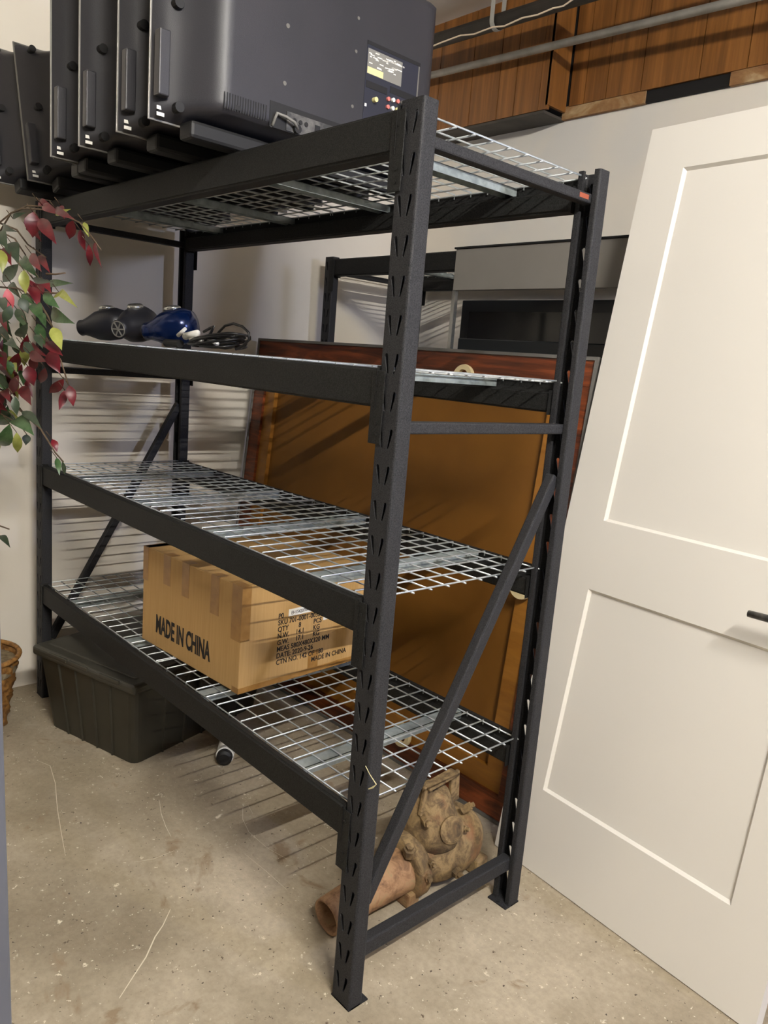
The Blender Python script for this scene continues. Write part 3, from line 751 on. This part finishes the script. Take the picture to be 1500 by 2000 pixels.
cA = at(1, .13, 203, 647); cB = at(1, .13, 262, 650); cC = at(1, .16, 332, 650)
def zfix(c, R): return Vector((c.x, c.y, Z2+R))
device(zfix(cA, .058), (-.85, -.50, -.16), .19, .055, 'navy-black bulbous device with vented snout, furthest left on the second shelf')
device(zfix(cB, .062), (.45, -.88, -.22), .16, .058, 'navy-black bulbous device with its vent facing the camera, beside the leftmost one')
device(zfix(cC, .060), (-.80, -.55, -.20), .17, .056, 'glossy blue bulbous device with silver cap on the second shelf', 'blue')
def up2(v): return Vector((v.x, v.y, max(v.z, Z2+.014)))
# cables
random.seed(21)
cc = at(1, .16, 420, 678); base = Vector((cc.x, .17, Z2+.004))
mb = MB(); pts = []
for k in range(150):
    a = k*.42; r_ = .075+.018*math.sin(k*.31); pts.append((base.x+r_*1.25*math.cos(a)+.012*math.sin(k*.17), base.y+r_*.75*math.sin(a), base.z+.007+.044*abs(math.sin(k*.113))*(.6+.4*math.cos(a))))
mb.tube(pts, .0034, 6)
loop = [(405, 676), (418, 660), (428, 648), (440, 636), (456, 632), (474, 638), (486, 650), (486, 664), (474, 676), (462, 682)]
mb.tube([Vector((q.x, q.y, max(q.z, Z2+.004))) for q in [at(1, .15, *p) for p in loop]], .0036, 8)
mb.tube([up2(at(1, .13, *p)) for p in ((398, 648), (412, 640), (418, 636), (412, 650), (405, 660), (396, 672))], .004, 8)
cbl = tag(thing('cable_bundle', (base.x, base.y, Z2), 'tangle of black power cables with a raised loop on the second shelf', 'cable'))
mb.build('cord', 'cord', cbl, smooth=True)
for (p, q, r_) in (((348, 655), (362, 642), .006), ((362, 657), (386, 650), .0105), ((372, 662), (392, 664), .006), ((412, 662), (424, 672), .008)):
    MB().tube([up2(at(1, .13, *p)), up2(at(1, .13, *q))], [r_, r_*.85], 12).build('white_plug', 'white', cbl, smooth=True, )
MB().tube([up2(at(1, .13, 325, 678)), up2(at(1, .13, 352, 672))], .012, 12).build('black_plug', 'tvb', cbl)

# ------------------------------------------------------------------ white canister under the rack
p0, p1 = Vector((-1.16, .40, .031)), Vector((-1.065, .325, .031))
t = thing('canister', (-1.11, .36, 0), 'small white cylinder with black end cap lying on the floor beside the tote', 'container')
dd = (p1-p0).normalized()
MB().tube([p0, p1], .031, 24).build('body', 'white', t, smooth=False)
MB().tube([p1, p1+dd*.018, p1+dd*.024], [.027, .027, .018], 24).build('cap', 'tvb', t)
MB().tube([p0, p0-dd*.05], [.031, .029], 24).build('sleeve', 'tvb', t)

# ------------------------------------------------------------------ rusty pump / pipe casting
t = thing('pump_casting', (-.22, .40, 0), 'rusty cast-iron pump with a pipe outlet and lifting handle on the floor under the rack', 'pump')
AX = -.212
pa_, pb2 = Vector((AX, .100, .052)), Vector((AX, .40, .088))
mb = MB(); 
T = rotframe(pa_, pb2-pa_)
Lp = (pb2-pa_).length
mb.lathe([(.040, .06), (.040, 0), (.046, 0), (.047, .01), (.049, .12), (.060, .24), (.068, Lp)], T=T, n=32, cap=False)
mb.build('outlet_pipe', 'rustp', t, smooth=True)
MB().lathe([(.0, .05), (.0402, .05)], T=T, n=32, cap=False).build('pipe_bore', 'dark', t)
def blob(c, r, n=20, T=None):
    mb = MB(); vs = []; 
    for j in range(n+1):
        ph = PI*j/n
        for k in range(2*n):
            a = PI*k/n; q = Vector((math.sin(ph)*math.cos(a), math.sin(ph)*math.sin(a), math.cos(ph)))
            q = Vector([math.copysign(abs(x)**.85, x) for x in q]); q = Vector((q.x*r[0], q.y*r[1], q.z*r[2]))
            vs.append(Vector(c)+q)
    fs = [(j*2*n+k, (j+1)*2*n+k, (j+1)*2*n+(k+1) % (2*n), j*2*n+(k+1) % (2*n)) for j in range(n) for k in range(2*n)]
    return mb.add(vs, fs)
MB().lathe([(.070, 0), (.088, .004), (.090, .03), (.078, .045)], T=rotframe(Vector((AX, .345, .09)), (0, 1, .1)), n=32).build('flange', 'rust', t, smooth=True)
blob((AX-.005, .50, .105), (.098, .140, .092)).build('body', 'rust', t, smooth=True)
MB().lathe([(.085, 0), (.078, .05), (.062, .10), (.050, .135), (.030, .15)], T=rotframe(Vector((AX, .455, .145)), (0, -.12, 1), (0, 1, 0)), n=28).build('bonnet', 'rust', t, smooth=True)
MB().lathe([(0, 0), (.036, 0), (.037, .01), (.03, .014), (0, .014)], T=rotframe(Vector((AX+.072, .45, .20)), (1, -.25, .25)), n=24, cap=False).build('cover_plate', 'rust', t, smooth=False)
hd = MB(); hz = .29
hd.beam((AX+.02, .395, .235), (AX+.02, .405, hz+.025), .012, .034).beam((AX+.02, .515, .235), (AX+.02, .505, hz+.035), .012, .034)
hd.beam((AX+.02, .395, hz+.022), (AX+.02, .51, hz+.034), .034, .009)
hd.build('lifting_handle', 'rust', t, bevel=.003)
for c, f, r_ in (((AX+.045, .385, .232), (1, -.5, .1), .013), ((AX+.04, .335, .165), (.3, -.3, 1), .017), ((AX+.085, .375, .135), (1, -.3, .3), .010), ((AX+.088, .36, .105), (1, -.3, .1), .011),
                 ((AX+.096, .47, .075), (1, -.1, -.1), .014), ((AX+.078, .50, .185), (1, .2, .3), .009), ((AX+.05, .545, .22), (.6, .5, .6), .012), ((AX-.06, .25, .13), (-.6, -.2, .8), .02)):
    f = Vector(f).normalized(); c = Vector(c)
    MB().tube([c-f*.02, c+f*.008, c+f*.008, c+f*.018], [r_, r_, r_*.62, r_*.62], 6).build('bolt', 'rust', t)
MB().box(AX-.05, AX+.06, .33, .37, .0, .045).build('foot', 'rust', t, bevel=.006); MB().box(AX-.07, AX+.075, .58, .63, .0, .05).build('foot', 'rust', t, bevel=.006)

# twine snagged on the near post

tag(MB().tube([at(1, -.003, 714, 1496), at(1, -.004, 722, 1512), at(1, -.004, 735, 1532), at(1, -.005, 728, 1538), at(1, -.005, 720, 1541)], [.0008, .0008, .0012, .002, .0012], 6).build('twine', 'twine'),
    'frayed pale bit of twine caught on the near rack post', 'twine')
# dark red crate beside the door
cr = at(2, 0, 1490, 1938)
tg = thing('wooden_crate', (cr.x+.15, cr.y+.155, 0), 'dark red wooden crate just visible at the right of the leaning door', 'crate')
X0, Y0 = cr.x, cr.y+.005
for px_, py_ in ((0, 0), (.27, 0), (0, .27), (.27, .27)): MB().box(X0+px_+.004, X0+px_+.026, Y0+py_+.004, Y0+py_+.026, 0, .26).build('corner_post', 'red', tg)
for zz in (.0, .09, .18):
    for a in ((0, .30, -.004, .004), (0, .30, .296, .304)): MB().box(X0+a[0], X0+a[1], Y0+a[2], Y0+a[3], zz+.004, zz+.078).build('slat', 'red', tg, bevel=.001)
    for a in ((-.004, .004, .005, .295), (.296, .304, .005, .295)): MB().box(X0+a[0], X0+a[1], Y0+a[2], Y0+a[3], zz+.004, zz+.078).build('slat', 'red', tg, bevel=.001)
MB().box(X0+.005, X0+.295, Y0+.005, Y0+.295, .0, .010).build('bottom_board', 'red', tg)
